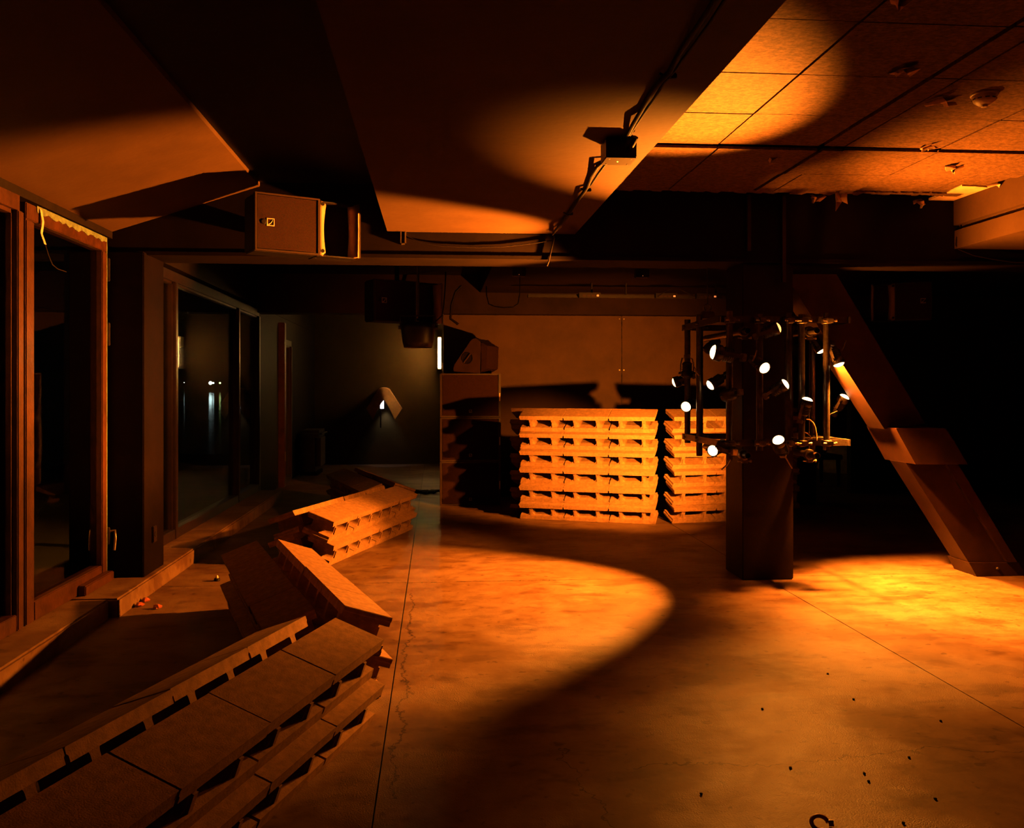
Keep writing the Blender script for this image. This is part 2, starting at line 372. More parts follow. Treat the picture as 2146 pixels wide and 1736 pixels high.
# the glazed door beside it
dr = struct('door_1', bx((XL-.07, 5.23, WT-.115), (XL+.018, 6.47, WT-.02), .005), M['frame'], 'tall glazed door with worn brown frame and green edges')
bx((XL-.07, 5.23, .12), (XL+.018, 5.335, WT-.116), .006).build('stile', M['frame'], dr)
bx((XL-.07, 6.385, .12), (XL+.018, 6.47, WT-.116), .006).build('stile', M['frame'], dr)
bx((XL-.07, 5.336, .12), (XL+.018, 6.384, .235), .006).build('bottom_rail', M['frame'], dr)
bx((XL+.0185, 5.95, .12), (XL+.07, 6.46, .185), .006).build('weather_bar', M['frame'], dr)
bx((XL-.03, 5.336, .236), (XL-.022, 6.384, WT-.116)).build('glass_pane', M['glass'], dr)
bx((XL-.06, 6.471, .13), (XL+.016, 6.482, WT-.02)).build('green_edge', M['green'], dr)
mb = MB(); q = [(5.36, WT-.05)]
for k in range(22): q.append((5.36+k*.05, WT-.05+random.uniform(-.012, .012)))
q = [(5.36, WT-.016), (6.465, WT-.016)]+[(6.465-k*.05, WT-.052+random.uniform(-.012, .01)) for k in range(23)]
MB().prism(q, lambda u, v, d: (d, u, v), XL+.0182, XL+.021).build('peeling_paint', M['green'], dr)
for z in (2.2, 1.75): bx((XL+.0, 6.483, z), (XL+.03, 6.50, z+.16), .004).build('hinge', M['steel_dark'], dr)
h = bx((XL+.002, 6.483, .36), (XL+.03, 6.50, .48), .004).build('handle_plate', M['steel_dark'], dr)
MB().tube([(XL+.02, 6.50, .45), (XL+.06, 6.505, .455), (XL+.065, 6.50, .40), (XL+.06, 6.49, .32)], .009, 8).build('lever', M['steel'], h)
p = onx(86, 440, XL+.03)
tp = MB()
path = [Vector((XL+.024, 5.40, WT-.03)), Vector((XL+.035, 5.405, WT-.10)), Vector((XL+.03, 5.395, WT-.17)), Vector((XL+.045, 5.41, WT-.23))]
for s_ in (0, 1):
    tp.add([v+Vector((s_*.002, -.014, 0)) for v in path]+[v+Vector((s_*.002, .014, 0)) for v in path], [(k, k+1, 5+k, 4+k) for k in range(3)])
tp.build('hanging_tape', M['white'], dr)
MB().tube([path[-1], path[-1]+Vector((.01, .02, -.06)), path[-1]+Vector((.02, .05, -.11)), path[-1]+Vector((.02, .12, -.125)), path[-1]+Vector((.03, .22, -.13))], .003, 6).build('loose_wire', M['cable'], dr)
# far door with its jamb
dj = struct('door_2', bx((XL-.02, 13.42, .0), (XL+.09, 13.56, 2.42), .008), M['frame'], 'narrow door jamb at the end of the left wall')
bx((XL+.092, 13.45, .38), (XL+.10, 13.48, .52)).build('strike_plate', M['steel'], dj)
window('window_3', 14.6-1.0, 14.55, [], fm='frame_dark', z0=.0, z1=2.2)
# outside: terrace, water and the far quay
struct('terrace', bx((-7, -6, -.3), (XL-.16, 20, .02)), M['ground'])
struct('water', MB().add([(-2500, -200, -1.7), (-7, -200, -1.7), (-7, 2500, -1.7), (-2500, 2500, -1.7)], [(0, 1, 2, 3)]), M['water'])
for k, (px, py, r, m) in enumerate(((441, 803, 1.6, 'qlamp'), (447, 803, .8, 'qlamp'), (461, 803, .9, 'qlampg'), (386, 802, .35, 'qlamp'))):
    p = at(px, py, 800)
    lb = ['large white', 'small white', 'greenish', 'faint single white'][k]
    o = empty('quay_lamp', (p.x, p.y, -1.7), '%s lamp across the water seen through the dark window' % lb, 'street lamp')
    mb = MB().lathe([(.05*r, -r), (r*.8, -r*.6), (r, 0), (r*.8, r*.6), (.05*r, r)], 12, lambda x, y, z, P=p: (P.x+x, P.y+y, P.z+z)); mb.build('lamp_head', M[m], o)
    MB().tube([(p.x, p.y, -1.7), (p.x, p.y, p.z-r)], .15, 8).build('lamp_post', M['dark'], o)

# ------------------------------------------------------------------ pillar and leaning strut
PX0, PX1, PY0, PY1 = 2.309, 2.706, 6.632, 7.03
pil = struct('trim_10', bx((PX0, PY0, 0), (PX1, PY1, ZBEAM-.002), .008), M['pillar'], 'square dark pillar carrying the ring of lamps')
st = empty('leaning_strut', (4.3, 6.78, 0), None, None); st['kind'] = 'structure'; st['label'] = 'leaning steel strut with a collar at the right of the pillar'
def sect(name, pts, Y0, Y1, m='strut', par=st):
    return MB().prism([(ony(px, py, Y0).x, ony(px, py, Y0).z) for px, py in pts], XZ, Y0, Y1).build(name, M[m], par)
sect('upper_box', [(1668, 612), (1644, 575), (1753, 575), (1939, 888), (1853.5, 899.5)], 6.637, 6.892)
cl = sect('collar', [(1881, 905), (1987, 904.5), (2028, 973.6), (1919, 973.6)], 6.50, 6.965)
sect('collar_lip', [(1878, 898), (1982, 898), (1987, 905), (1881, 905)], 6.50, 6.965, par=cl)
lo = sect('lower_box', [(1898, 970), (2005, 970), (2130, 1180), (2032, 1182)], 6.637, 6.88)
sect('side_plate', [(1984, 974), (2008, 974), (2132, 1179), (2112, 1179)], 6.60, 6.64, par=lo)
bp_ = sect('base_plinth', [(2031, 1180), (2135, 1180), (2153, 1209), (2047, 1209)], 6.62, 6.92)
for px in (2090,): MB().lathe([(.012, 0), (.008, .012)], 8, lambda x, y, z: (ony(px, 1192, 6.62).x+x, 6.62-z, ony(px, 1192, 6.62).z+y)).build('bolt', M['steel'], bp_)

# ------------------------------------------------------------------ stacks of hollow concrete blocks
BL, BW, BH, TH = .5, .245, .182, math.radians(19.42)
def block_mesh():
    mb = MB(); t = .046; g = .0008
    UZ = lambda u, v, d: (u, d, v)
    # shells with a rebated tongue at both ends and a shallow groove along the long edges
    for z0, up in ((0, False), (BH-t, True)):
        lo_, hi_ = z0, z0+t; m1, m2 = z0+t*.42, z0+t*.58
        if up: pr = [(g+.007, lo_), (g+.007, m1), (g, m2), (g, hi_-.004), (g+.004, hi_), (BL-g-.004, hi_), (BL-g, hi_-.004), (BL-g, m2), (BL-g-.007, m1), (BL-g-.007, lo_)]
        else: pr = [(g+.004, lo_), (g, lo_+.004), (g, m1), (g+.007, m2), (g+.007, hi_), (BL-g-.007, hi_), (BL-g-.007, m2), (BL-g, m1), (BL-g, lo_+.004), (BL-g-.004, lo_)]
        mb.prism(pr, UZ, .003, BW-.003)
    # webs, thin in the middle with filleted feet
    for c in (.25*BL, .75*BL):
        hw, r = .020, .034; z0, z1 = t-.001, BH-t+.001; right = []
        for k in range(6):
            a_ = k/5*math.pi/2; right.append((hw+r*(1-math.sin(a_)), z0+r*(1-math.cos(a_))))
        r2 = .016
        for k in range(4):
            a_ = (1-k/3)*math.pi/2; right.append((hw+r2*(1-math.sin(a_)), z1-r2*(1-math.cos(a_))))
        q = [(c+u, v) for u, v in right]+[(c-u, v) for u, v in reversed(right)]
        mb.prism(q, UZ, .022, BW-.022)
        mb.box((c-.011, .012, z0), (c+.011, .022, z1-.03))
    return mb.mesh('hollow_block', M['block'])
BLOCK = block_mesh()
def block_row(x, y, phi, side, n, layers, where, rowname, order, group, far_first=True, skip=()):
    """x, y: outer foot of the row in camera axes, phi: its heading there; the row leans inwards at the top edge"""
    X, Y = room(x, y); ph = math.radians(phi)-A
    if side < 0:
        X += math.cos(ph)*n*BL; Y += math.sin(ph)*n*BL; ph += math.pi; rev = True
    else: rev = False
    for k in range(layers):
        for i in range(n):
            idx = n-1-i if rev else i
            o = bpy.data.objects.new('hollow_block', BLOCK); C.objects.link(o)
            T = Matrix.Translation((X, Y, k*(BH/math.cos(TH)+.0015)+.001)) @ Matrix.Rotation(ph, 4, 'Z') @ Matrix.Translation((i*BL+random.uniform(-.0007, .0007), random.uniform(-.004, .004), 0)) @ Matrix.Rotation(TH, 4, 'X')
            o.matrix_world = T
            lay = ['bottom', 'second', 'third', 'fourth', 'fifth', 'top'][k] if layers > 2 else ['lower', 'upper'][k]
            put(o, None, 'hollow concrete block, %s, %s, %s layer, %s' % (where, rowname, lay, order[idx]), 'concrete block', group)
def stack(x, y, phi, side, n, layers, where, rows, order, group, slide=0.0):
    block_row(x, y, phi, side, n, layers, where, rows[0], order, group)
    ph = math.radians(phi); o = (side*math.sin(ph), -side*math.cos(ph)); D = 2*(BW*math.cos(TH))+.016
    x += slide*math.cos(ph); y += slide*math.sin(ph)
    block_row(x-o[0]*D, y-o[1]*D, phi, -side, n, layers, where, rows[1], order, group)
G = 'hollow concrete blocks in the leaning stacks'
stack(.134, 10.014, -16.9, 1, 3, 6, 'tall stack beside the subwoofers', ('front row', 'back row'), ['left end', 'middle', 'right end'], 'blocks of the tall stack beside the subwoofers', -.20)
stack(1.756, 9.647, 14.1, 1, 3, 6, 'tall stack behind the pillar', ('front row', 'back row'), ['left end', 'middle', 'right end'], 'blocks of the tall stack behind the pillar', .20)
o5 = ['far end', 'second from far end', 'third from far end', 'fourth from far end', 'nearest end']
stack(-.589, 3.898, -103.6, -1, 5, 2, 'nearest low stack', ('right row', 'left row'), o5, 'blocks of the nearest low stack')
o4 = ['far end', 'second from far end', 'third from far end', 'near end']
stack(-1.377, 6.059, -67.1, -1, 4, 2, 'second low stack', ('right row', 'left row'), o4, 'blocks of the second low stack')
stack(-1.47, 7.31, 76.0, 1, 4, 2, 'third low stack', ('right row', 'left row'), o4[::-1], 'blocks of the third low stack')
stack(-1.787, 11.474, -68.2, -1, 4, 2, 'farthest low stack', ('right row', 'left row'), o4, 'blocks of the farthest low stack')

# ------------------------------------------------------------------ lamp frame around the pillar
fr = empty('scaffold_tower', (2.507, 6.83, .0), 'frame of scaffold tubes, rails and clamps hung round the dark pillar', 'lighting frame')
ZT, ZB_ = 1.955, 1.052
ZPT, ZPB = 1.872, .962
YF, YK = 6.36, 7.36
def pipe(p, q, r=.024, m='steel_dark', name='tube', hollow=.82): return MB().tube([p, q], r, 14, hollow=hollow).build(name, M[m], fr)
def clamp(x, y, z, ax='z', s=1.0):
    """half coupler: collar round the tube, jaw block and a bolt with a nut"""
    mb = MB(); d = {'x': 0, 'y': 1, 'z': 2}[ax]
    def perm(u, v, w_): return {2: (x+u, y+v, z+w_), 1: (x+u, y+w_, z+v), 0: (x+w_, y+u, z+v)}[d]
    mb.lathe([(.027*s, -.022), (.034*s, -.022), (.036*s, -.016), (.036*s, .016), (.034*s, .022), (.027*s, .022)], 14, lambda a_, b2, c: perm(a_, b2, c))
    o = mb.build('clamp', M['steel_dark'], fr)
    b3 = MB(); pa, pb = perm(.030, -.062, -.016), perm(-.018, -.032, .016); b3.box(pa, pb, .004); b3.build('jaw', M['steel'], o)
    b4 = MB().tube([perm(.045, -.048, 0), perm(-.045, -.048, 0)], .006, 8); b4.build('bolt', M['steel'], o)
    b5 = MB().tube([perm(.045, -.048, 0), perm(.057, -.048, 0)], .011, 6); b5.build('nut', M['steel'], o)
    return o
# tubes that run past both sides of the pillar, open ends towards the viewer
for x, e in ((2.262, 6.40), (2.756, 6.34)):
    for z in (ZPT, ZPB): pipe((x, e-.02, z), (x, YK+.06, z), .0242)
# flat rails across the front and back
for z in (ZT, ZB_):
    for y in (YF+.045, YK-.03):
        bx((2.07, y-.006, z-.024), (3.02, y+.006, z+.024), .002).build('rail', M['steel_dark'], fr)
    for x in (2.05, 3.03):
        bx((x-.006, YF+.02, z-.024), (x+.006, YK, z+.024), .002).build('rail', M['steel_dark'], fr)
uprights = [(2.118, YF, .93, 2.01), (2.341, YF, 1.0, 1.99), (2.554, YF, 1.0, 2.0), (2.654, YF, 1.02, 1.99), (2.842, YF, 1.0, 2.0),
            (2.075, 7.30, 1.0, 2.02), (2.065, 6.93, .92, 2.03), (2.20, 7.36, 1.0, 1.98), (3.01, 7.0, .95, 1.99), (2.90, 7.36, 1.0, 2.0), (2.45, 7.36, 1.0, 1.98)]
for x, y, z0, z1 in uprights:
    pipe((x, y, z0), (x, y, z1))
    for z in (ZT-.012 if y < 6.6 else ZT, ZB_): clamp(x, y, z)
for x, e in ((2.262, 6.47), (2.756, 6.47)):
    for z in (ZPT, ZPB): clamp(x, e, z, 'y', 1.1)
# hangers with eye rings up to the beam
for x, y in ((2.13, 6.93), (2.95, 7.0)):
    ang = [2*math.pi*k/16 for k in range(17)]
    MB().tube([(x+.028*math.cos(t), y, 2.085+.028*math.sin(t)) for t in ang], .006, 6, cap=False).build('eye_ring', M['steel'], fr)
    MB().tube([(x, y, 2.11), (x, y, ZBEAM-.004)], .005, 6).build('hanger_rod', M['steel_dark'], fr)
    bx((x-.05, y-.03, 2.0), (x+.05, y+.03, 2.055), .006).build('hanger_block', M['steel_dark'], fr)
# spigot levers of the quick clamps
for px, py, yc, dx in ((1577, 757, 6.35, .02), (1764, 735, 6.7, .02), (1466, 787, 6.9, -.03), (1512, 985, 6.4, .04)):
    p = at(px, py, yc); s_ = 1 if dx > 0 else -1
    MB().tube([p, p+Vector((dx, 0, .035)), p+Vector((dx*1.6, 0, .075))], .006, 8).build('lever', M['steel'], fr)
# a lower brace that throws its shadow on the pillar
MB().tube([(2.50, 6.40, 1.03), (2.62, 6.45, .86)], .005, 6).build('brace', M['steel'], fr)
# shelf plate behind the lower rail
bx((2.60, 6.55, ZB_+.026), (2.99, 6.60, ZB_+.032)).build('tray', M['steel'], fr)

# ------------------------------------------------------------------ lamps
def build_lamp_meshes():
    rib = []
    for k in range(5):
        h0 = -.108+k*.011; rib += [(.036, h0), (.041, h0+.002), (.041, h0+.006), (.036, h0+.008)]
    prof = [(.010, -.122), (.026, -.120), (.034, -.112)]+rib+[(.038, -.05), (.046, -.042), (.047, -.002), (.045, 0), (.042, 0), (.041, -.026)]
    body = MB().lathe(prof, 24).mesh('housing', M['lampbody'])
    lens = MB().lathe([(.040, -.020), (.0395, -.004), (.034, .006), (.022, .013), (.010, .016), (.002, .017)], 24)
    ring = MB().lathe([(.0415, -.012), (.0415, -.008), (.038, -.008), (.038, -.012)], 24).mesh('lens_ring', M['steel_dark'])
    yoke = MB()
    pts = [(.053, 0, -.02), (.053, 0, -.10), (.040, 0, -.150), (-.040, 0, -.150), (-.053, 0, -.10), (-.053, 0, -.02)]
    for k in range(5):
        a_, b2 = Vector(pts[k]), Vector(pts[k+1]); n_ = Vector((0, .011, 0)); t = (b2-a_).normalized().cross(Vector((0, 1, 0)))*.0017
        yoke.add([a_-n_-t, a_+n_-t, b2+n_-t, b2-n_-t, a_-n_+t, a_+n_+t, b2+n_+t, b2-n_+t], [(3, 2, 1, 0), (4, 5, 6, 7), (0, 1, 5, 4), (1, 2, 6, 5), (2, 3, 7, 6), (3, 0, 4, 7)])
    knob = MB().tube([(-.068, 0, -.03), (.068, 0, -.03)], .009, 8)
    return body, lens.mesh('lens', M['lens']), lens.mesh('lens', M['bulb']), lens.mesh('lens', M['lampbody']), ring, yoke.mesh('yoke', M['steel_dark']), knob.mesh('knob', M['lampbody']), MB().box((-.022, -.022, -.182), (.022, .022, -.152), .004).mesh('hook_clamp', M['steel'])
LM = build_lamp_meshes()
def lamp(pos, aim, label, watts=0, cone=60, blend=.6, state='on', gel=GEL, s=1.0, roll=0.0):
    pos = Vector(pos); d = (Vector(aim)-pos).normalized()
    o = bpy.data.objects.new('stage_lamp', None); C.objects.link(o); o.empty_display_size = .05
    o.rotation_mode = 'QUATERNION'; o.rotation_quaternion = d.to_track_quat('Z', 'Y') @ Matrix.Rotation(roll, 4, 'Z').to_quaternion()
    o.location = pos; o.scale = (s, s, s)
    put(o, None, label, 'stage lamp')
    body, on, dim, off, ring, yoke, knob, hook = LM
    for nm, me in (('housing', body), ('lens', {'on': on, 'dim': dim, 'off': off}[state]), ('lens_ring', ring), ('yoke', yoke), ('knob', knob), ('hook_clamp', hook)):
        c = bpy.data.objects.new(nm, me); C.objects.link(c); c.parent = o
    if watts:
        l = bpy.data.lights.new('beam', 'SPOT'); l.energy = watts*POWER; l.color = gel; l.spot_size = math.radians(cone); l.spot_blend = blend; l.shadow_soft_size = .03
        c = bpy.data.objects.new('beam', l); C.objects.link(c); c.parent = o; c.location = (0, 0, .024); c.rotation_euler = (math.pi, 0, 0)
    return o
def towards(p, dx, dy, dz):
    """a point 3 m along a direction given in the camera's axes"""
    x, y = room(dx, dy); return Vector(p)+Vector((x, y, dz)).normalized()*3
q = at(1495, 738, 6.42); lamp(q, (-1.9, 6.48, 2.43), 'lit lamp at the upper left corner of the frame, brightest of all', 1450, 58, .45, s=1.3)
q = at(1437, 853, 7.25); lamp(q, (-.42, 3.95, .36), 'lit lamp farthest left on the frame, level with the block stack top', 210, 24, 1.0)
q = at(1488, 808, 6.95); lamp(q, towards(q, -.80, -.22, -.50), 'lit lamp with a tilted round lens left of the pillar at mid height', 800, 86, .4)
q = at(1603, 772, 6.34); lamp(q, towards(q, .31, -.85, -.43), 'lit lamp facing the camera on the front of the pillar', 150, 104, .8)
lamp(at(1646, 805, 6.42), (4.3, 4.9, 2.9), 'lit lamp tilted up to the right in front of the pillar', 440, 92, .9)
lamp(at(1631, 922, 6.30), (1.24, 4.62, 2.82), 'lit lamp low on the pillar front, aimed up at the ceiling', 2100, 38, 1.0)
lamp(at(1493, 945, 6.80), (-1.45, 2.9, .43), 'lit lamp with a thin bright lens at the lower left corner', 60, 26, 1.0)
lamp(at(1631, 687, 6.34), (2.98, 5.95, 2.12), 'dim lamp with a visible bulb under the top rail', 30, 46, 1.0, 'dim')
lamp(at(1722, 735, 6.98), (3.9, 6.2, 0), 'lit lamp aimed down to the right at the upper right of the frame', 950, 84, .9)
lamp(at(1758, 764, 6.55), (3.30, 5.85, 0), 'lit lamp pointing straight down at the right of the frame', 560, 104, 1.0)
lamp(at(1770, 832, 7.2), (3.9, 6.35, 2.9), 'lit lamp sticking out to the right, aimed up at the strut', 70, 66)
lamp(at(1692, 838, 6.52), (3.0, 6.0, 2.9), 'lit lamp aimed straight up between the right tubes', 40, 60)
lamp((2.58, 7.46, .95), (2.05, 10.0, 1.02), 'lower lamp on the back of the frame lighting the tall stacks', 560, 78, .9)
lamp((2.30, 7.47, 1.78), (1.7, 10.0, .55), 'unseen upper lamp added behind the frame to brighten the tall stack tops', 330, 44, .6)  # unseen extra lamp, added only to brighten the sloping tops of the tall stacks
lamp((2.0, 7.43, 1.5), (-1.4, 8.4, .3), 'lamp on the back left of the frame lighting the low stacks', 120, 70, .9)
lamp(at(1440, 790, 7.25), at(1440, 840, 7.25), 'dark lamp hanging upright at the far left of the frame', 0, 60, .5, 'off')
lamp(at(1519, 830, 6.5), (1.2, 8.6, 1.0), 'dark lamp turned away beside the left front tube', 0, 60, .5, 'off')
lamp(at(1512, 933, 6.55), (1.5, 8.6, 1.6), 'dark lamp clamped low at the left front corner', 0, 60, .5, 'off')
# pale cable loops at the right of the frame
a_ = [at(x, y, 6.55) for x, y in ((1690, 879), (1697, 880), (1704, 886), (1709, 896), (1711, 910), (1712, 924))]
put(MB().tube(a_, .0045, 8).build('cable_loop', M['whitecable'], base=True), None, 'long pale cable loop above the lower right rail of the frame', 'cable')
a_ = [at(x, y, 6.58) for x, y in ((1686, 906), (1693, 909), (1698, 914), (1699, 920), (1694, 922))]
put(MB().tube(a_, .004, 8).build('cable_loop', M['whitecable'], base=True), None, 'short pale cable loop beside the right front tube', 'cable')
a_ = [at(x, y, 6.7) for x, y in ((1755, 862), (1745, 866), (1733, 872), (1728, 880))]
put(MB().tube(a_, .003, 8).build('lamp_lead', M['cable'], base=True), None, 'thin dark lead hanging from the lamp at far right', 'cable')

# ------------------------------------------------------------------ loudspeakers
def logo(par, x, y, z, s, dirx=(1, 0), m='logo'):
    """small square badge with a curved stroke"""
    fx = lambda u, v, d: (x+u*s, y-d, z+v*s)
    mb = MB()
    for u0, v0, u1, v1 in ((-.5, -.5, .5, -.4), (-.5, .4, .5, .5), (-.5, -.4, -.4, .4), (.4, -.4, .5, .4)): mb.prism([(u0, v0), (u1, v0), (u1, v1), (u0, v1)], fx, 0, .003)
    q = [(-.3+.6*t, -.3+.6*t**2) for t in [k/6 for k in range(7)]]
    mb.prism([(u, v+.07) for u, v in q]+[(u, v-.05) for u, v in reversed(q)], fx, 0, .003)
    return mb.build('badge', M[m], par)
def horn_speaker(c, wd, ht, label, flip=1, yaw=0.0):
    """wide cabinet: flat grille, then a mouth between two curved fins"""
    x0, x1 = c.x-wd/2, c.x+wd/2; z0, z1 = c.z-ht/2, c.z+ht/2; yf = c.y; dp = .24
    X = (lambda t: x0+t*wd) if flip > 0 else (lambda t: x1-t*wd)
    o = empty('loudspeaker', (c.x, c.y+dp/2, z0), label, 'loudspeaker', rot=(0, 0, math.radians(yaw)))
    bx((X(0), yf+.03, z0), (X(.60), yf+dp, z1), .012).build('cabinet', M['speaker'], o)
    bx((X(.60), yf+.15, z0), (X(1.0), yf+dp, z1), .006).build('horn_back', M['cable'], o)
    for zz in (z0, z1-.010): bx((X(.60), yf+.05, zz), (X(.985), yf+.15, zz+.010)).build('horn_lip', M['speaker'], o)
    bx((X(.02), yf, z0+.012), (X(.575), yf+.03, z1-.012), .003).build('grille', M['grille'], o)
    mb = MB()
    for a_, b2 in (((X(0), z0), (X(.60), z0+.010)), ((X(0), z1-.010), (X(.60), z1)), ((X(0), z0+.01), (X(.018), z1-.01)), ((X(.58), z0+.01), (X(.60), z1-.01))):
        mb.box((a_[0], yf-.006, a_[1]), (b2[0], yf+.03, b2[1]))
    mb.build('edge_frame', M['trim'], o)
    # concave fins either side of the mouth
    for t0, t1, dep in ((.60, .72, .12), (.985, .935, .12)):
        n = 8; vs_ = []
        for k in range(n+1):
            t = k/n; bow = .30*math.sin(math.pi*t)
            zz = z0+.004+t*(ht-.008)
            xa = X(t0); xb = X(t0+(t1-t0)*(1-bow*.7))
            vs_ += [(xa, yf-.004, zz), (xb, yf+dep*.9, zz), (xb, yf+dep*.9+.012, zz), (xa, yf+.012, zz)]
        fs = [(k*4+j, k*4+(j+1) % 4, (k+1)*4+(j+1) % 4, (k+1)*4+j) for k in range(n) for j in range(4)]+[(3, 2, 1, 0), tuple(n*4+j for j in range(4))]
        MB().add(vs_, fs, True).build('horn_fin', M['fin'], o)
    bx((X(.985), yf-.002, z0), (X(1.0), yf+.16, z1), .003).build('edge_cheek', M['trim'], o)
    for zz in (z0+.03, z1-.03): MB().lathe([(.013, 0), (.013, .004)], 12, lambda a_, b2, c_, Z=zz: (X(.625)+a_, yf-.001-c_, Z+b2)).build('port_hole', M['cable'], o)
    sg = 1 if flip > 0 else -1
    MB().lathe([(.018, 0), (.018, .004), (.012, .004)], 14, lambda a_, b2, c_: (X(.05)+sg*.02+a_, yf-.0005-c_, c.z+b2)).build('stand_socket', M['cable'], o)
    logo(o, X(.14), yf-.0005, c.z, .05)
    # yoke bracket up to the ceiling
    bx((c.x-.04, yf+dp-.01, c.z-.05), (c.x+.04, YB-.002 if yf < 6.5 else yf+dp+.05, c.z+.05)).build('bracket', M['speaker'], o)
    if yf > 6.5: bx((c.x-.02, yf+dp+.02, c.z+.04), (c.x+.02, yf+dp+.045, 2.71 if c.x > .6 else 2.934)).build('hanger', M['speaker'], o)
    return o
p = ony(630, 473, 6.10); horn_speaker(p, .735, .378, 'loudspeaker with bright curved horn fins on the beam at left', 1, 28)
p = ony(845, 632, 8.75); horn_speaker(p, .73, .40, 'dark loudspeaker hanging beyond the beam, above the tube light', 1, 28)
p = ony(1900, 632, 9.2); horn_speaker(p, .60, .40, 'dim loudspeaker hanging in the dark bay behind the strut', -1, -28)
# subwoofers
p0 = at(922, 1060, 11.16); p1 = at(1050, 1060, 11.16); sx0, sx1 = p0.x, p1.x; syf = (p0.y+p1.y)/2
hh = .5425; SH = M['speaker']
for k, nm in enumerate(('bottom', 'middle', 'top')):
    z0 = k*(hh+.004)+.001; z1 = z0+hh
    o = empty('subwoofer', ((sx0+sx1)/2, syf+.32, z0), 'red brown subwoofer, %s of the stack of three beside the doorway' % nm, 'subwoofer', 'subwoofers in the stack by the doorway')
    bx((sx0, syf+.02, z0), (sx1, syf+.64, z1), .01).build('cabinet', M['speaker'], o)
    bx((sx0+.03, syf+.004, z0+.02), (sx1-.035, syf+.022, z1-.02), .003).build('grille', M['grille'], o)
    for a_, b2 in (((sx0, z0), (sx1, z0+.018)), ((sx0, z1-.018), (sx1, z1)), ((sx0, z0+.018), (sx0+.026, z1-.018)), ((sx1-.03, z0+.018), (sx1, z1-.018))):
        bx((a_[0], syf-.004, a_[1]), (b2[0], syf+.022, b2[1]), .003).build('edge_frame', M['trim'], o)
    q = ony(986, 860, syf)
    logo(o, q.x, syf+.003, z0+.075, .034)
    bx((sx1-.02, syf-.006, z0+.20), (sx1-.008, syf-.004, z0+.30)).build('side_slot', M['logo'], o)
# wedge monitor on the subwoofers
zt = 3*(hh+.004)+.001
q = at(1004, 780, 11.2)
wq = empty('wedge_monitor', (q.x, syf+.25, zt), 'black wedge monitor with a round handle on top of the subwoofers', 'loudspeaker', rot=(0, 0, math.radians(-24)))
prf = [(-.235, .0), (.10, .0), (.10, .015), (.115, .36), (.10, .40), (.055, .435), (.015, .43), (-.02, .40), (-.23, .115), (-.25, .06)]
def pr2(mb, pf, y0, y1): return mb.prism(pf, XZ, y0, y1)
pr2(MB(), prf, -.22, -.19).build('side_panel', M['trim'], wq, local=True)
pr2(MB(), [(x*.985, .004+z*.985) for x, z in prf], -.19, .19).build('cabinet', M['speaker'], wq, local=True)
pr2(MB(), prf, .19, .22).build('side_panel', M['trim'], wq, local=True)
hd = MB().lathe([(.075, 0), (.075, .006), (.066, .006), (.066, .001)], 20, lambda x, y, z: (-.06+x, -.2205-z, .19+y)).build('handle_recess', M['cable'], wq, local=True)
MB().tube([(-.105, -.227, .135), (-.015, -.227, .245)], .011, 8).build('handle_bar', M['trim'], hd, local=True)
pr2(MB(), [(.118, .02), (.19, .06), (.20, .34), (.12, .385)], -.205, .205).build('grille', M['grille'], wq, local=True)

# spotlight can hanging below the dark loudspeaker
q0 = ony(876, 700, 8.5)
sp = empty('hanging_spotlight', (q0.x, q0.y, q0.z-.13), 'black spotlight can hanging under the dark loudspeaker', 'stage lamp')
MB().lathe([(.10, .24), (.155, .235), (.16, .18), (.145, .05), (.13, .0), (.118, .0), (.118, .02)], 24, lambda x, y, z: (q0.x+x, q0.y+y, q0.z-.13+z)).build('housing', M['lampbody'], sp)
for s_ in (-1, 1): MB().tube([(q0.x+s_*.155, q0.y, q0.z+.06), (q0.x+s_*.185, q0.y, q0.z+.06)], .02, 10).build('knob', M['lampbody'], sp)
MB().tube([(q0.x-.165, q0.y, q0.z+.06), (q0.x-.165, q0.y, q0.z+.17), (q0.x+.165, q0.y, q0.z+.17), (q0.x+.165, q0.y, q0.z+.06)], .008, 8).build('yoke', M['steel_dark'], sp)
MB().tube([(q0.x, q0.y, q0.z+.17), (q0.x, q0.y, 2.93)], .012, 8).build('hanger', M['steel_dark'], sp)
put(MB().tube([at(x, y, 8.36) for x, y in ((905, 682), (915, 672), (926, 662), (930, 640), (933, 600), (934, 570))], .006, 8).build('lamp_cable', M['cable'], base=True), None, 'black cable running up from the hanging spotlight', 'cable')

# ------------------------------------------------------------------ next room: tube light, covered wall lamp, console
t0, t1 = at(921, 709, 16.9), at(921, 771, 16.9)
tl = empty('tube_light', (t0.x, t0.y, t1.z), 'glowing vertical tube light beside the subwoofer stack', 'tube light')
MB().tube([t1, t0], .03, 14).build('tube', M['tube'], tl)
bx((t0.x+.05, t0.y-.02, t1.z-.06), (t0.x+.11, t0.y+.04, t1.z+.09), .006).build('fitting', M['steel'], tl)
bx((t0.x-.03, t0.y+.04, t1.z-.02), (t0.x+.03, YFAR-.001, t0.z+.02)).build('backplate', M['white'], tl)
MB().tube([t0+Vector((-.03, 0, -.2)), t0+Vector((-.16, .05, -.2))], .008, 6).build('arm', M['steel_dark'], tl)
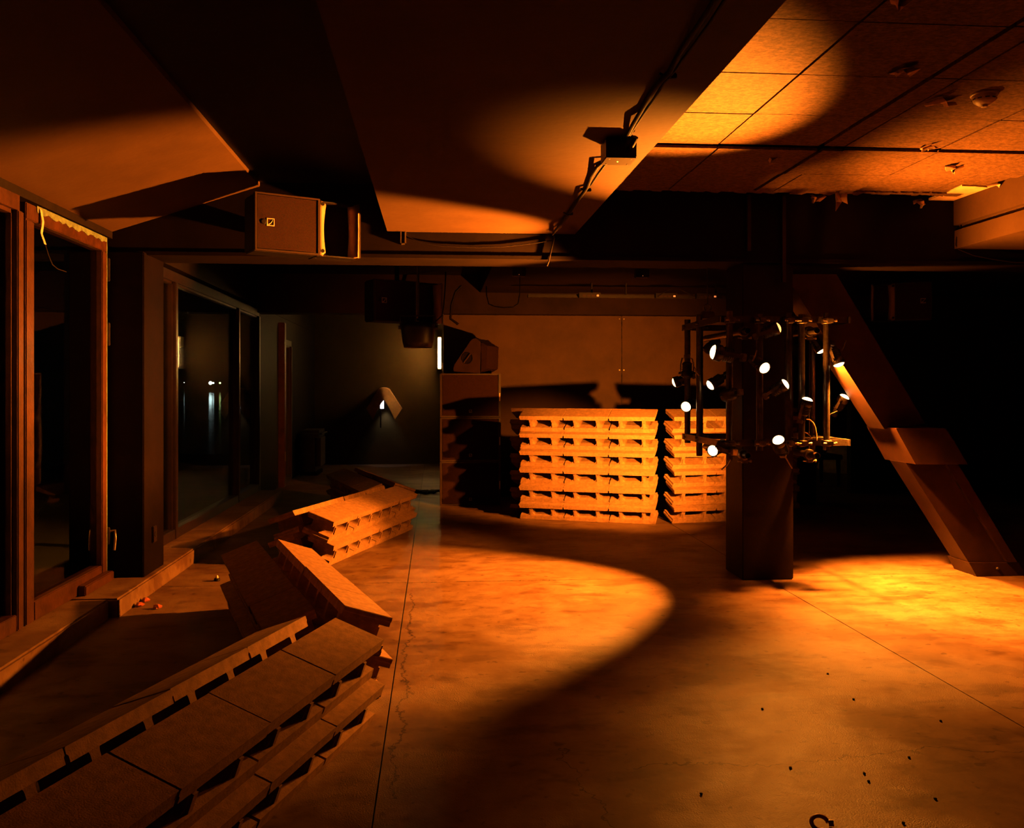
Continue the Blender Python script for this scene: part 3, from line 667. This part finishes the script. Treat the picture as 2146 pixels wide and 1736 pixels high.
# covered wall lamp
wl0 = at(803, 850, 17.1); wl0.y = YFAR
wp = empty('wall_lamp', (wl0.x, YFAR, wl0.z-.2), 'small lit wall lamp glowing under the draped beige cloth', 'wall lamp')
bx((wl0.x-.06, YFAR-.22, wl0.z+.02), (wl0.x+.10, YFAR-.001, wl0.z+.25), .02).build('housing', M['steel_dark'], wp)
bx((wl0.x-.05, YFAR-.235, wl0.z-.06), (wl0.x+.02, YFAR-.20, wl0.z+.10), .004).build('lit_panel', M['lampwhite'], wp)
bx((wl0.x-.055, YFAR-.19, wl0.z-.42), (wl0.x-.03, YFAR-.165, wl0.z+.02)).build('rod', M['steel_dark'], wp)
l2 = bpy.data.lights.new('lamp_glow', 'SPOT'); l2.energy = 7; l2.color = (.95, .9, 1); l2.spot_size = math.radians(75); l2.spot_blend = .9; l2.shadow_soft_size = .03
o2 = bpy.data.objects.new('lamp_glow', l2); C.objects.link(o2); o2.parent = wp; o2.location = (.05, -.12, .20); o2.rotation_euler = (math.radians(6), 0, 0)
cl_ = MB(); nx, ny = 26, 14; vs_ = []
zt_ = wl0.z+.345
for i in range(nx+1):
    x = (i/nx*2-1)*.335; r = abs(x)
    top = -.03*(r/.1)**2 if r < .1 else -.03-.37*((r-.1)/.235)
    bot = -.24-.38*(r/.2)**1.3 if r < .2 else -.62+.215*((r-.2)/.135)
    for j in range(ny+1):
        v = j/ny; z = top+(bot-top)*max(0, (v-.14)/.86)
        y = YFAR-.015-.27*min(1, v/.14)*(1-.45*(r/.335)**2)-.03*math.sin(9*x+2)*v
        vs_.append(Vector((wl0.x+.02+x, y, zt_+z)))
ix = lambda i, j: i*(ny+1)+j
fs = [(ix(i, j), ix(i+1, j), ix(i+1, j+1), ix(i, j+1)) for i in range(nx) for j in range(ny)]
k = len(vs_); vs2 = [v+Vector((0, .006, -.006)) for v in vs_]
bd = [ix(i, 0) for i in range(nx+1)]+[ix(nx, j) for j in range(1, ny+1)]+[ix(i, ny) for i in range(nx-1, -1, -1)]+[ix(0, j) for j in range(ny-1, 0, -1)]
cl_.add(vs_+vs2, fs+[tuple(k+i for i in f[::-1]) for f in fs]+[(bd[i], bd[(i+1) % len(bd)], k+bd[(i+1) % len(bd)], k+bd[i]) for i in range(len(bd))], True)
put(cl_.build('draped_cloth', M['cloth'], base=True), None, 'beige cloth draped over the wall lamp in the far room', 'cloth')
# leather console beyond the door jamb
k0 = at(606, 905, 14.9); k1 = at(670, 905, 14.9)
co = empty('bar_console', ((k0.x+k1.x)/2, k0.y+.3, 0), 'dark rounded console marked 8 in the doorway at left', 'console')
bx((max(k0.x-.35, XL+.03), k0.y, 0.06), (k1.x, k0.y+.8, k0.z-.02), .09).build('body', M['leather'], co)
bx((max(k0.x-.36, XL+.02), k0.y-.03, k0.z-.10), (k1.x+.03, k0.y+.82, k0.z+.02), .05).build('padded_top', M['leather'], co)
bx((max(k0.x-.3, XL+.05), k0.y+.05, 0), (k1.x-.05, k0.y+.75, .06)).build('plinth', M['dark'], co)
e8 = at(612, 936, 14.88); n8 = MB()
for dz in (-.026, .026): n8.tube([(e8.x+.026*math.cos(t), k0.y-.004, e8.z+dz+.026*math.sin(t)) for t in [2*math.pi*i/14 for i in range(15)]], .006, 6, cap=False)
n8.build('number_eight', M['logo'], co)
# things in the dark bay at the right
b0 = at(1667, 1058, 11.2); b1 = at(1713, 1058, 11.2)
bc = empty('black_cabinet', ((b0.x+b1.x)/2, b0.y+.2, 0), 'low black cabinet on the floor just right of the pillar', 'cabinet')
bx((b0.x, b0.y, 0.002), (b1.x, b0.y+.42, .56), .01).build('body', M['speaker'], bc)
bx((b0.x+.015, b0.y-.012, .03), (b1.x-.015, b0.y+.002, .53), .004).build('door', M['grille'], bc)
tb0 = at(1738, 1018, 13.6)
tb = empty('dark_table', (tb0.x-.3, tb0.y, 0), 'dark table seen through the gap at right of the pillar', 'table')
bx((tb0.x-.75, tb0.y-.35, .40), (tb0.x+.05, tb0.y+.35, .47), .01).build('table_top', M['dark'], tb)
for dx, dy in ((-.70, -.30), (0, -.30), (-.70, .30), (0, .30)): MB().tube([(tb0.x+dx, tb0.y+dy, .41), (tb0.x+dx+(.0 if dx else .01), tb0.y+dy, 0)], [.035, .026], 8).build('leg', M['dark'], tb)
sk = at(1762, 995, 15.6); sk.z = 0
sc_ = MB(); n = 18
ringp = []
for h_, r_ in ((0, .30), (.08, .36), (.2, .33), (.33, .25), (.45, .13), (.52, .05), (.56, .07)):
    ringp.append((r_, h_))
sc_.lathe(ringp, n, lambda x, y, z: (sk.x+x*(1+.12*math.sin(9*y+z*7)), sk.y+y*(1+.1*math.sin(8*x+z*5)), z))
put(sc_.build('cloth_bundle', M['cloth'], base=True), None, 'slumped pale cloth sack on the lit floor beyond the gap', 'sack')

# ------------------------------------------------------------------ soffit fittings and cables
q = [onz(x, y, ZS) for x, y in ((1269, 306), (1327, 306), (1318, 339), (1263, 337))]
jb0 = onz(1262, 346, ZS-.09); 
by0 = ony(1300, 330, 4.9)
bxx0, bxx1 = 1.0-.155-.12, 1.0-.12
pj = at(1296, 337, 4.15)
jx0, jx1, jy0, jy1 = pj.x-.07, pj.x+.07, pj.y-.07, pj.y+.07
jb = empty('junction_box', (pj.x, pj.y, ZS-.095), 'dark junction box with a tiny yellow led under the wide soffit', 'junction box')
bx((jx0, jy0, ZS-.092), (jx1, jy1, ZS-.001), .004).build('body', M['lampbody'], jb)
bx((jx0+.002, jy0+.002, ZS-.095), (jx1-.002, jy1-.002, ZS-.0915)).build('cover', M['trim'], jb)
for dx in (-.05, .05):
    for dy in (-.045, .045): MB().lathe([(.004, 0), (.003, .002)], 8, lambda x, y, z: (pj.x+dx+x, pj.y+dy+y, ZS-.095-z)).build('screw', M['logo'], jb)
MB().lathe([(.004, 0), (.002, .003)], 8, lambda x, y, z: (pj.x-.004+x, pj.y+y, ZS-.095-z)).build('led', M['led'], jb)
MB().tube([(jx1-.03, jy0, ZS-.05), (jx1-.028, jy0-.05, ZS-.04), (jx1-.022, jy0-.07, ZS-.02)], .014, 8).build('cable_gland', M['cable'], jb)
def soffit_cable(pts, r, label, z=ZS-.012):
    put(MB().tube([onz(x, y, z-(.02 if i % 3 == 1 else 0)) for i, (x, y) in enumerate(pts)], r, 8).build('ceiling_cable', M['cable'], base=True), None, label, 'cable')
soffit_cable([(1505, -10), (1470, 45), (1433, 100), (1404, 150), (1386, 168), (1362, 200), (1345, 230), (1326, 262), (1315, 285)], .010, 'thick cable along the wide soffit from top to junction box')
soffit_cable([(1525, -10), (1490, 45), (1450, 100), (1412, 150), (1392, 172), (1372, 205), (1350, 236), (1330, 266), (1316, 290)], .006, 'thin cable beside the thick one along the wide soffit')
soffit_cable([(1268, 335), (1252, 348), (1240, 368), (1231, 392), (1222, 405), (1205, 428), (1186, 455), (1168, 478), (1160, 488)], .010, 'thick cable from junction box to the cross beam')
soffit_cable([(1272, 340), (1255, 362), (1240, 385), (1226, 400), (1210, 425), (1192, 452), (1172, 476), (1158, 492)], .006, 'thin cable from junction box to the cross beam')
put(MB().tube([ony(x, y, YB-.02) for x, y in ((1158, 490), (1161, 500), (1155, 525), (1150, 548), (1146, 558))], .006, 8).build('beam_cable', M['cable'], base=True), None, 'short cable end dropping over the dark cross beam', 'cable')
for k, (x, y) in enumerate(((1399, 157), (1227, 397), (1190, 447))):
    p = onz(x, y, ZS-.015)
    t = empty('cable_tie', p, ['knotted tie on the soffit cables above the junction box', 'tie on the soffit cables just below the junction box', 'last tie on the soffit cables near the beam'][k], 'cable tie')
    MB().tube([p+Vector((-.03, 0, .005)), p+Vector((0, 0, -.012)), p+Vector((.03, 0, .005))], .005, 6).build('strap', M['cable'], t)
    bx(p+Vector((.01, -.012, -.014)), p+Vector((.032, .008, .004)), .003).build('buckle', M['cable'], t)
pts = [(850, 497), (880, 512), (930, 520), (1000, 523), (1060, 521), (1120, 514), (1157, 508)]
put(MB().tube([ony(x, y-4, YB-.012) for x, y in pts], .004, 6).build('sagging_cable', M['cable'], base=True), None, 'thin cable sagging along the face of the cross beam', 'cable')
p = ony(845, 498, YB-.02)
hk = empty('wall_bracket', p-Vector((0, 0, .05)), 'small steel bracket on the beam under the soffit corner', 'bracket')
for dx in (-.016, .016): bx((p.x+dx-.004, YB-.03, p.z-.05), (p.x+dx+.004, YB-.002, p.z+.05)).build('arm', M['steel'], hk)
bx((p.x-.02, YB-.03, p.z-.05), (p.x+.02, YB-.002, p.z-.042)).build('foot', M['steel'], hk)
# cable at the right-hand soffit
pts = [(2028, 424), (2024, 446), (2012, 478), (2005, 500), (2003, 514), (2010, 523), (2040, 535), (2080, 543), (2120, 549), (2146, 550), (2170, 549)]
put(MB().tube([ony(x, y, YB-.03) for x, y in pts], .006, 8).build('looping_cable', M['cable'], base=True), None, 'cable looping down from the torn ceiling at right', 'cable')
# smoke detector
p = onz(2063, 196, ZC)
sd = empty('smoke_detector', (p.x, p.y, ZC-.06), 'off white smoke detector on the felted ceiling boards', 'smoke detector')
MB().lathe([(.058, 0), (.058, -.012), (.055, -.030), (.048, -.042), (.030, -.056), (.016, -.060), (.016, -.066), (.004, -.067)], 24, lambda x, y, z: (p.x+x, p.y+y, ZC+z)).build('dome', M['white'], sd)
MB().lathe([(.064, -.001), (.064, -.010), (.058, -.012)], 24, lambda x, y, z: (p.x+x, p.y+y, ZC+z)).build('base', M['white'], sd)
for k in range(10):
    t = 2*math.pi*k/10
    MB().tube([(p.x+.0545*math.cos(t+d), p.y+.0545*math.sin(t+d), ZC-.031) for d in (-.18, 0, .18)], .0025, 6).build('vent_slot', M['cable'], sd)
# small fittings in the bay behind the beam
for k, (px, py) in enumerate(((1087, 603), (1345, 572))):
    p = ony(px, py, 9.4); d = .10
    o = empty('ceiling_box', (p.x, p.y, 2.62), ['small box under the low ceiling left of the light track', 'small box under the low ceiling above the light track'][k], 'junction box')
    bx((p.x-.07, p.y-.05, 2.63), (p.x+.07, p.y+.05, 2.709), .004).build('body', M['lampbody'], o)
    bx((p.x-.066, p.y-.046, 2.626), (p.x+.066, p.y+.046, 2.6302)).build('cover', M['trim'], o)
    MB().lathe([(.004, 0), (.002, .003)], 8, lambda x, y, z: (p.x+x, p.y-.05-z, 2.64+y)).build('led', M['ledred'], o)
a0, a1 = ony(1106, 620, 10.6), ony(1560, 624, 10.6)
tr = empty('light_track', ((a0.x+a1.x)/2, 10.6, a0.z-.03), 'long black light track hung under the low ceiling before the board wall', 'light track')
bx((a0.x, 10.57, a0.z-.02), (a1.x, 10.63, a0.z+.02), .004).build('rail', M['lampbody'], tr)
for px in (1240, 1312, 1500):
    x = ony(px, 600, 10.6).x; MB().tube([(x, 10.6, a0.z+.02), (x, 10.6, 2.715)], .012, 8).build('drop_rod', M['lampbody'], tr)
for k, px in enumerate((1235, 1395, 1480, 1525)):
    x = ony(px, 618, 10.55).x
    o = empty('track_unit', (x, 10.55, a0.z-.03), ['leftmost power unit on the light track', 'second power unit on the light track', 'third power unit on the light track', 'rightmost power unit on the light track'][k], 'power unit')
    bx((x-.13, 10.50, a0.z-.028), (x+.13, 10.568, a0.z+.035), .004).build('body', M['lampbody'], o)
    for j in range(3): bx((x-.09+j*.055, 10.496, a0.z-.014), (x-.05+j*.055, 10.5005, a0.z+.010)).build('socket', M['trim'], o)
    bx((x+.08, 10.495, a0.z-.012), (x+.105, 10.5005, a0.z+.008)).build('switch', M['ledred'], o)
put(MB().tube([ony(x, y, 10.5) for x, y in ((1378, 622), (1392, 612), (1408, 605), (1425, 606), (1440, 614), (1455, 622))], .006, 8).build('track_cable', M['cable'], base=True), None, 'cable arching over the right part of the light track', 'cable')
for k, (px, py) in enumerate(((1203, 566), (1461, 568))):
    p = ony(px, py, 7.9)
    o = empty('sprinkler', (p.x, p.y, 2.62), ['left small sprinkler head behind the cross beam', 'right small sprinkler head behind the cross beam'][k], 'sprinkler')
    MB().tube([(p.x, p.y, 2.712), (p.x, p.y, 2.64)], .009, 8).build('stem', M['steel'], o)
    MB().lathe([(.03, 2.645), (.03, 2.65)], 12, lambda x, y, z: (p.x+x, p.y+y, z)).build('deflector', M['steel'], o)
p = ony(1065, 641, 9.9)
put(MB().tube([ony(x, y, 9.9) for x, y in ((1019, 600), (1020, 620), (1024, 637), (1035, 642), (1055, 645), (1075, 644), (1086, 636), (1089, 618), (1090, 560))], .006, 8).build('bay_cable', M['cable'], base=True), None, 'cable hanging in a shallow loop left of the light track', 'cable')
p = [at(x, y, 10.9) for x, y in ((1030, 680), (960, 680), (944, 668), (946, 640), (955, 612), (968, 599))]
put(MB().tube(p[1:], .016, 8).build('wall_conduit', M['cable'], base=True), None, 'black conduit curving up beside the wedge monitor', 'conduit')

# ------------------------------------------------------------------ litter on the floor
def ring_thing(px, py, lb):
    p = onz(px, py, .0); o = empty('snap_hook', (p.x, p.y, 0), lb, 'snap hook')
    MB().tube([(p.x+.028*math.cos(t), p.y+.016*math.sin(t), .014+.016*math.sin(t)) for t in [2*math.pi*k/18 for k in range(15)]], .007, 8).build('ring', M['rust'], o)
    MB().tube([(p.x+.03, p.y, .012), (p.x+.045, p.y-.005, .014)], .011, 8).build('swivel', M['rust'], o)
ring_thing(1718, 1734, 'reddish snap hook lying on the floor at the bottom edge')
p = onz(455, 1218); o = empty('bottle_cap', (p.x, p.y, 0), 'small dark stopper with a pale tip on the floor by the kerb', 'stopper')
MB().lathe([(.022, 0), (.022, .018), (.016, .022)], 14, lambda x, y, z: (p.x+x, p.y+y, z)).build('cap', M['cable'], o)
MB().lathe([(.010, .022), (.011, .032), (.004, .042)], 10, lambda x, y, z: (p.x+x, p.y+y, z)).build('tip', M['logo'], o)
for k, (px, py, lb) in enumerate(((283, 1272, 'crumpled red wrapper against the end of the kerb'), (300, 1262, 'second crumpled red wrapper on the kerb foot'), (329, 1276, 'small red scrap on the floor in front of the kerb'))):
    p = onz(px, py); rnd = random.Random(k+40)
    if p.x < -1.97: p.x = -1.965
    prof_ = [(.012, 0.001), (.026, .006), (.03, .016), (.018, .026), (.006, .03)]
    put(MB().lathe(prof_, 9, lambda x, y, z: (p.x+x*rnd.uniform(.6, 1.3), p.y+y*rnd.uniform(.6, 1.3), z), False).build('crumpled_wrapper', M['rust'], base=True), None, lb, 'litter')
p = at(892, 1022, 12.4); p.z = 0
mbt = MB(); rnd = random.Random(5); pth = [(p.x+.22*math.cos(t*1.9)*(1-t*.03)+rnd.uniform(-.05, .05), p.y+.12*math.sin(t*2.3), .012+.03*abs(math.sin(t*3))) for t in [k*.35 for k in range(36)]]
put(mbt.tube(pth, .009, 6).build('cable_heap', M['cable'], base=True), None, 'tangled black cable heap on the floor by the subwoofers', 'cable')
pebbles = [(1103, 340), (1240, 475), (1703, 590), (905, 840), (430, 980), (1535, 785), (1297, 870), (1320, 912), (1675, 1005), (1505, 1135), (755, 527)]
gm = MB()
for zx, zy in pebbles:
    p = onz(1300+zx/2.537, 1280+zy/2.537); r = .006
    gm.lathe([(r*.6, 0), (r, .003), (r*.7, .007), (.001, .008)], 7, lambda x, y, z: (p.x+x, p.y+y, z), False)
g_ = gm.build('grit', M['joint']); put(g_, 'stuff', 'scattered dark grit on the concrete floor', 'grit')
